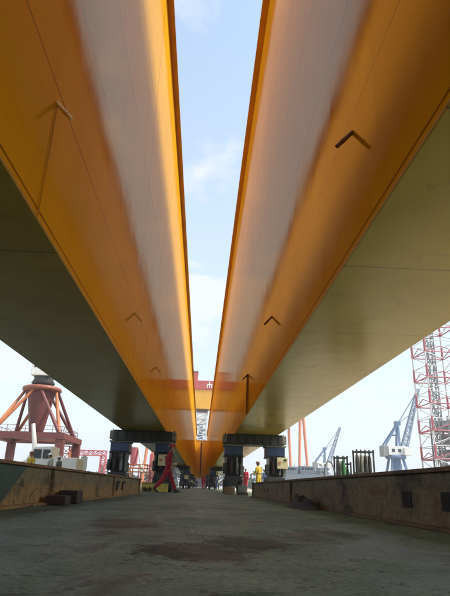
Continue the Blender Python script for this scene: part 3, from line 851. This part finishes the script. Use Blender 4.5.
# grey workboat hull beyond the poles
t = thing('work_barge', (42, 222, 0), 'grey work barge with low deckhouses behind the salmon poles', 'barge')
m = MB(); pr = [(26, 0), (64, 0), (68, 6.2), (24, 6.2)]
m.add([(x, 214, z) for x, z in pr] + [(x, 230, z) for x, z in pr], [(0, 1, 2, 3), (7, 6, 5, 4), (0, 4, 5, 1), (1, 5, 6, 2), (2, 6, 7, 3), (3, 7, 4, 0)])
m.build('hull', M['shipgrey'], t)
for x0, x1, h in ((33, 38.5, 9.0), (39.5, 45.5, 9.3), (47.5, 50, 8.1), (56, 60, 7.6)):
    dh = MB().box(x0, x1, 216, 226, 6.21, h).build('deckhouse', M['shipgrey'] if x0 != 47.5 else M['grey'], t, bevel=0.1)
    MB().box(x0 + 0.6, x1 - 0.6, 215.95, 215.997, h - 1.3, h - 0.6).build('window', M['glass'], dh)
for x in (34, 37, 41, 44.5, 52, 54):
    MB().bar((x, 215, 6.2), (x, 215, 10.2), 0.16).build('mast', M['grey'], t)
MB().bar((46.5, 215, 10.4), (51.5, 215, 6.3), 0.35).build('derrick', M['grey'], t)

# far trees: one mass of foliage
m = MB(); rt = random.Random(5)
for k in range(2600):
    x = rt.uniform(-70, 62); y = rt.uniform(320, 340)
    top = 8.5 + 2.4 * math.sin(x * 0.21) + 1.6 * math.sin(x * 0.55 + 1) 
    z = rt.uniform(0.3, max(2, top)); s = rt.uniform(0.6, 1.5)
    u = Vector((rt.gauss(0, 1), rt.gauss(0, 1), rt.gauss(0, 1))).normalized(); w = u.orthogonal().normalized()
    p = Vector((x, y, z)); q = u.cross(w)
    m.add([p + w * s, p + q * s * 0.7, p - w * s, p - q * s * 0.7], [(0, 1, 2, 3)])
tag(m.build('far_trees', M['leaf']), 'far off line of grey green trees', 'trees', None, 'stuff')

# ------------------------------------------------------------------ people
def person(loc, yaw, cloth, helmet, label, pose=None, group=None, hgt=1.72, detail=False, bootm='boot'):
    P = dict(lean=0.03, thL=0.08, thR=-0.06, knL=0.05, knR=0.05, shL=0.1, shR=-0.1, elL=0.25, elR=0.25, abL=0.12, abR=0.12, head=0.0, ftL=0.0, ftR=0.0)
    P.update(pose or {})
    k = hgt / 1.72
    pts = {}; rad = {}; ed = []
    def a(n, p, r, par=None):
        pts[n] = Vector(p); rad[n] = r
        if par: ed.append((par, n))
    ln = P['lean']
    def up(d, x=0, y=0): return Vector((x * math.cos(ln) + d * math.sin(ln), y, d * math.cos(ln) - x * math.sin(ln)))
    hip = Vector((0, 0, 0.92))
    a('pelvis', hip, 0.148)
    a('waist', hip + up(0.16), 0.140, 'pelvis')
    a('chest', hip + up(0.36), 0.165, 'waist')
    a('neckb', hip + up(0.50), 0.085, 'chest')
    a('neck', hip + up(0.58), 0.055, 'neckb')
    for s, sg in (('L', 1), ('R', -1)):
        h = hip + Vector((0, sg * 0.095, -0.05)); a('hip' + s, h, 0.112, 'pelvis')
        th = P['th' + s]; kn = th - P['kn' + s]
        kne = h + Vector((math.sin(th), 0, -math.cos(th))) * 0.41; a('knee' + s, kne, 0.084, 'hip' + s)
        ank = kne + Vector((math.sin(kn), 0, -math.cos(kn))) * 0.39; a('ank' + s, ank, 0.074, 'knee' + s)
        ft = P['ft' + s]
        a('heel' + s, ank + Vector((-0.02 * math.cos(ft) , 0, -0.055)), 0.050, 'ank' + s)
        a('toe' + s, ank + Vector((0.17 * math.cos(ft), sg * 0.02, -0.055 + 0.17 * math.sin(ft))), 0.040, 'heel' + s)
        sh = hip + up(0.465, 0, sg * 0.175); a('sh' + s, sh, 0.085, 'neckb')
        sa = P['sh' + s] ; ab = P['ab' + s]
        dr = Vector((math.sin(sa) * math.cos(ab), sg * math.sin(ab), -math.cos(sa) * math.cos(ab)))
        el = sh + dr * 0.29; a('el' + s, el, 0.066, 'sh' + s)
        ea = sa + P['el' + s]
        df = Vector((math.sin(ea) * math.cos(ab * 0.4), sg * math.sin(ab * 0.4), -math.cos(ea) * math.cos(ab * 0.4)))
        wr = el + df * 0.24; a('wr' + s, wr, 0.046, 'el' + s)
        a('cuff' + s, wr + df * 0.03, 0.034, 'wr' + s)
        pts['hand' + s] = wr + df * 0.05; pts['hdir' + s] = df
    bm = bmesh.new(); lay = bm.verts.layers.skin.verify(); vm = {}
    for n, p in pts.items():
        if n.startswith('hdir') or n.startswith('hand'): continue
        v = bm.verts.new(p); v[lay].radius = (rad[n], rad[n]); v[lay].use_root = (n == 'pelvis'); vm[n] = v
    for x, y in ed: bm.edges.new((vm[x], vm[y]))
    me = bpy.data.meshes.new('tmp'); bm.to_mesh(me); bm.free()
    ob = bpy.data.objects.new('tmp', me); COL.objects.link(ob)
    ob.modifiers.new('s', 'SKIN').branch_smoothing = 0.5
    sd = ob.modifiers.new('d', 'SUBSURF'); sd.levels = 2 if detail else 1; sd.render_levels = sd.levels
    dg = bpy.context.evaluated_depsgraph_get(); dg.update()
    body = bpy.data.meshes.new_from_object(ob.evaluated_get(dg))
    bpy.data.objects.remove(ob)
    mb = MB()
    bv = [v.co.copy() for v in body.vertices]
    def near(c, names, d): return any((c - pts[n]).length < d for n in names)
    for p in body.polygons:
        c = p.center
        mi = 0
        if near(c, ('heelL', 'heelR', 'toeL', 'toeR'), 0.115) : mi = 2
        elif (c - pts['neck']).length < 0.075: mi = 1
        elif near(c, ('cuffL', 'cuffR'), 0.035): mi = 1
        mb.cur = mi
        mb.f.append(list(p.vertices)); mb.s.append(True); mb.mi.append(mi)
    mb.v = [tuple(v) for v in bv]
    # head with face
    hd = P['head']; hc = pts['neck'] + Vector((0.035 + 0.02 * math.sin(ln), 0, 0.105))
    nu, nv = 18, 14; vs = []; fs = []; cols = []
    for j in range(nv + 1):
        ph = math.pi * j / nv
        for i in range(nu):
            th = 2 * math.pi * i / nu
            x = math.sin(ph) * math.cos(th); y = math.sin(ph) * math.sin(th); z = math.cos(ph)
            px, py, pz = 0.100 * x, 0.076 * y * (1 - 0.18 * max(0, -z)), 0.122 * z
            if x > 0.85 and abs(y) < 0.3 and -0.45 < z < 0.05: px += 0.020
            if x > 0.6 and -0.75 < z < -0.5: px += 0.006
            if abs(y) > 0.9 and abs(z) < 0.3 and x < 0.25: py *= 1.14
            q = Vector((px, py, pz)); q.rotate(Matrix.Rotation(-hd, 3, 'Y'))
            vs.append(hc + q)
    o = len(mb.v); mb.v += [tuple(v) for v in vs]
    for j in range(nv):
        for i in range(nu):
            i2 = (i + 1) % nu
            f = (j * nu + i, (j + 1) * nu + i, (j + 1) * nu + i2, j * nu + i2)
            c = sum((vs[q] - hc for q in f), Vector()) / 4
            mb.f.append([q + o for q in f]); mb.s.append(True)
            mb.mi.append(3 if (c.z > 0.065 or (c.x < -0.02 and c.z > -0.05)) else 1)
    mb.cur = 3
    for sg in (-1, 1):
        mb.lathe(hc + Vector((0.088, sg * 0.032, 0.008)), [(0.002, -0.009), (0.009, -0.004), (0.009, 0.004), (0.002, 0.009)], 8)
    mb.tube(hc + Vector((0.094, -0.022, -0.062)), hc + Vector((0.094, 0.022, -0.062)), 0.005, 0.005, 6)
    # hands: palm, four curled fingers of different length, thumb from the side
    mb.cur = 1
    for s, sg in (('L', 1), ('R', -1)):
        w = pts['hand' + s]; df = pts['hdir' + s].normalized()
        side = Vector((0, 1, 0)); fwd = side.cross(df).normalized()
        if fwd.x < 0: fwd = -fwd
        inn = -sg * side
        pal = w + df * 0.045
        mb.tube(w - df * 0.015, w + df * 0.085, 0.026, 0.036, 10)
        if detail:
            for q, (off, L) in enumerate(((0.030, 0.070), (0.010, 0.078), (-0.010, 0.072), (-0.029, 0.055))):
                b0 = w + df * 0.085 + fwd * off
                b1 = b0 + df * L * 0.45 + inn * 0.006; b2 = b1 + df * L * 0.30 + inn * L * 0.22; b3 = b2 + df * L * 0.12 + inn * L * 0.25
                mb.tube(b0, b1, 0.0095, 0.009, 8); mb.tube(b1, b2, 0.009, 0.0085, 8); mb.tube(b2, b3, 0.0085, 0.007, 8)
            t0 = w + df * 0.02 + fwd * 0.030; t1 = t0 + (df * 0.6 + fwd * 0.8) * 0.038; t2 = t1 + (df * 0.9 + inn * 0.3) * 0.030
            mb.tube(t0, t1, 0.012, 0.0105, 8); mb.tube(t1, t2, 0.0105, 0.008, 8)
        else:
            for off, L in ((0.026, 0.065), (0.009, 0.075), (-0.009, 0.068), (-0.025, 0.052)):
                b0 = w + df * 0.083 + fwd * off
                mb.tube(b0, b0 + df * L + inn * 0.02, 0.0095, 0.008, 5)
            t0 = w + df * 0.02 + fwd * 0.03
            mb.tube(t0, t0 + (df * 0.7 + fwd * 0.5) * 0.06, 0.011, 0.009, 5)
    zmin = min(v[2] for v in mb.v)
    xf = Matrix.Rotation(yaw, 4, 'Z') @ Matrix.Scale(k, 4) @ Matrix.Translation((0, 0, -zmin))
    L = Vector(loc)
    mb.v = [tuple(xf @ Vector(v) + L) for v in mb.v]
    bpy.data.meshes.remove(body); bpy.data.meshes.remove(me)
    t = solo(mb, 'person', None, label, 'person', group, loc, mats=[M[cloth], M['skin'], M[bootm], M['hair']])
    # helmet
    h = MB()
    h.lathe(hc + Vector((0, 0, 0.045)), [(0.128, 0.0), (0.130, 0.012), (0.124, 0.05), (0.098, 0.088), (0.055, 0.106), (0.006, 0.112)], 18)
    h.bar(hc + Vector((0.10, 0, 0.050)), hc + Vector((0.175, 0, 0.040)), 0.16, 0.010)
    h.v = [tuple(xf @ Vector(v) + L) for v in h.v]
    h.build('helmet', M[helmet], t)
    # belt / collar
    c = MB(); wv = pts['waist'] + up(-0.02)
    c.lathe((wv.x, wv.y, wv.z), [(0.112, -0.018), (0.140, -0.016), (0.140, 0.016), (0.112, 0.018)], 18)
    c.v = [tuple(xf @ Vector(v) + L) for v in c.v]
    c.build('belt', M['cloth_grey'] if cloth != 'cloth_red' else M['helmet_dark'], t)
    return t

walk = dict(lean=0.11, thL=0.46, knL=0.10, thR=-0.42, knR=0.34, ftL=0.25, ftR=-0.55, shL=-0.35, shR=-0.55, elL=0.75, elR=1.35, abL=0.14, abR=0.22, head=-0.1)
person((-1.20, 20.0, 0.004), 0.12, 'cloth_red', 'helmet_red', 'walking worker in dark red coverall and red helmet beside the left trestle', walk, None, 1.72, True)
stand = dict()
person((0.40, 68, 0.004), -1.5, 'cloth_bright', 'helmet_dark', 'small distant worker in red coverall standing mid gap between the girders', dict(thL=0.2, thR=-0.15), None, 1.72)
person((3.5, 42.5, 0.004), -1.9, 'cloth_bright', 'helmet_white', 'worker in bright red coverall framed by the right trestle, left of the yellow one', dict(), None, 1.70)
person((3.5, 33, 0.004), 2.4, 'cloth_yellow', 'helmet_dark', 'worker in yellow coverall framed by the right trestle', dict(elL=1.2, elR=1.0), None, 1.74)
person((4.72, 40, 0.004), 2.6, 'cloth_blue', 'helmet_white', 'worker in blue behind the yellow worker, close to the right column', dict(elL=0.8), None, 1.60)
person((-1.82, 39, 0.004), -1.4, 'cloth_white', 'helmet_white', 'worker in pale clothes standing right behind the walking red worker', dict(), None, 1.74)
person((-9.05, 29.5, 0.004), -2.0, 'cloth_yellow', 'helmet_dark', 'worker in yellow jacket behind the left beam in front of the white truck', dict(elL=1.2, elR=1.2), None, 1.70)
person((-8.45, 31, 0.004), 2.9, 'cloth_white', 'helmet_white', 'worker in grey white clothes behind the left beam, right of the yellow jacket', dict(), None, 1.72)
person((-8.05, 31.4, 0.004), 2.9, 'cloth_grey', 'helmet_white', 'worker in dark grey behind the left beam, rightmost of three', dict(), None, 1.62)
far = [(-2.9, 118, 'cloth_white', 'helmet_white', 'tiny distant worker in white at the far left of the gap floor'),
       (-2.2, 124, 'cloth_grey', 'helmet_yellow', 'tiny distant worker in grey with yellow helmet, far left under girder'),
       (-1.6, 112, 'cloth_white', 'helmet_yellow', 'tiny distant worker in white with yellow helmet left of the distant red one'),
       (-0.8, 130, 'cloth_blue', 'helmet_white', 'tiny distant worker in blue near the gap centre'),
       (1.5, 96, 'cloth_grey', 'helmet_white', 'tiny distant worker in grey right of the distant red one'),
       (2.2, 84, 'cloth_white', 'helmet_yellow', 'small distant worker in white with yellow helmet left of the right trestle'),
       (2.7, 90, 'cloth_blue', 'helmet_white', 'small distant worker in blue beside the right trestle'),
       (1.0, 120, 'cloth_white', 'helmet_white', 'tiny distant worker in white right of the gap centre')]
for x, y, cl, hm, lb in far:
    person((x, y, 0.004), random.uniform(-3, 3), cl, hm, lb, dict(thL=random.uniform(0, 0.3), thR=random.uniform(-0.3, 0)), 'distant workers in the gap', 1.72)

# ------------------------------------------------------------------ air
mh, nh, bh = new_mat('haze_air')
nh.nodes.remove(bh)
pv = nh.nodes.new('ShaderNodeVolumePrincipled'); pv.inputs['Color'].default_value = (0.86, 0.91, 1.0, 1); pv.inputs['Density'].default_value = 0.00055
nh.links.new(pv.outputs['Volume'], nh.nodes['Material Output'].inputs['Volume'])
tag(MB().box(-1700, 1700, -1700, 1700, -1.0, 66.0).build('haze', mh), 'thin pale haze in the air', None, None, 'stuff')

# ------------------------------------------------------------------ light, sky, camera
world = bpy.data.worlds.new('World'); sc.world = world; world.use_nodes = True
nt = world.node_tree; bg = nt.nodes['Background']
EL, AZ = 54.0, 108.0         # azimuth clockwise from +Y
sky = nt.nodes.new('ShaderNodeTexSky'); sky.sky_type = 'NISHITA'; sky.sun_disc = False
sky.sun_elevation = R(EL); sky.sun_rotation = R(AZ); sky.air_density = 1.0; sky.dust_density = 2.5; sky.ozone_density = 1.0
tc = nt.nodes.new('ShaderNodeTexCoord')
sep = nt.nodes.new('ShaderNodeSeparateXYZ'); nt.links.new(tc.outputs['Generated'], sep.inputs[0])
# clouds: project the direction on a flat layer
den = math_n(nt, 'ADD', math_n(nt, 'MAXIMUM', sep.outputs['Z'], 0.0), 0.22)
comb = nt.nodes.new('ShaderNodeCombineXYZ')
nt.links.new(math_n(nt, 'DIVIDE', sep.outputs['X'], den), comb.inputs[0])
nt.links.new(math_n(nt, 'DIVIDE', sep.outputs['Y'], den), comb.inputs[1])
comb.inputs[2].default_value = 3.3
cn = noise(nt, comb.outputs[0], 1.9, 8, 0.58, 0.35)
cr = ramp(nt, [(0.42, 0.0), (0.57, 0.97)]); nt.links.new(cn, cr.inputs['Fac'])
hz = ramp(nt, [(0.0, 0.95), (0.30, 0.62), (0.9, 0.20)]); nt.links.new(sep.outputs['Z'], hz.inputs['Fac'])
fac = math_n(nt, 'MAXIMUM', cr.outputs['Color'], hz.outputs['Color'])
skyc = mixc(nt, 1.0, sky.outputs['Color'], (1.36, 1.66, 1.62), 'MULTIPLY')
col = mixc(nt, fac, skyc, (4.75, 4.95, 5.2))
nt.links.new(col, bg.inputs['Color'])
bg.inputs['Strength'].default_value = 0.096

sun = bpy.data.lights.new('sun', 'SUN'); sun.energy = 2.9; sun.angle = R(10); sun.color = (1.0, 0.95, 0.87)
so = bpy.data.objects.new('sun', sun); COL.objects.link(so)
dv = Vector((math.sin(R(AZ)) * math.cos(R(EL)), math.cos(R(AZ)) * math.cos(R(EL)), math.sin(R(EL))))
so.rotation_euler = dv.to_track_quat('Z', 'Y').to_euler(); so.location = dv * 50

cam = bpy.data.cameras.new('camera'); co = bpy.data.objects.new('camera', cam); COL.objects.link(co)
cam.sensor_fit = 'VERTICAL'; cam.sensor_height = 24.0; cam.lens = 24.0 * 520 / 596; cam.clip_start = 0.05; cam.clip_end = 5000
A = ((0.9985448, 0.04317451, 0.03231469), (-0.04513886, 0.34124976, 0.93888822), (0.02950865, -0.9389806, 0.34270202))
rot = Matrix(((A[0][0], -A[0][1], -A[0][2]), (A[1][0], -A[1][1], -A[1][2]), (A[2][0], -A[2][1], -A[2][2])))
co.matrix_world = Matrix.Translation((0, 0, 0.235)) @ rot.to_4x4()
sc.camera = co

sc.view_settings.view_transform = 'Standard'; sc.view_settings.look = 'None'
sc.view_settings.gamma = 1.0; sc.view_settings.use_curve_mapping = False
sc.view_settings.exposure = 1.10
sc.cycles.use_denoising = True
sc.cycles.max_bounces = 8; sc.cycles.diffuse_bounces = 4; sc.cycles.glossy_bounces = 5
sc.cycles.caustics_reflective = False; sc.cycles.caustics_refractive = False
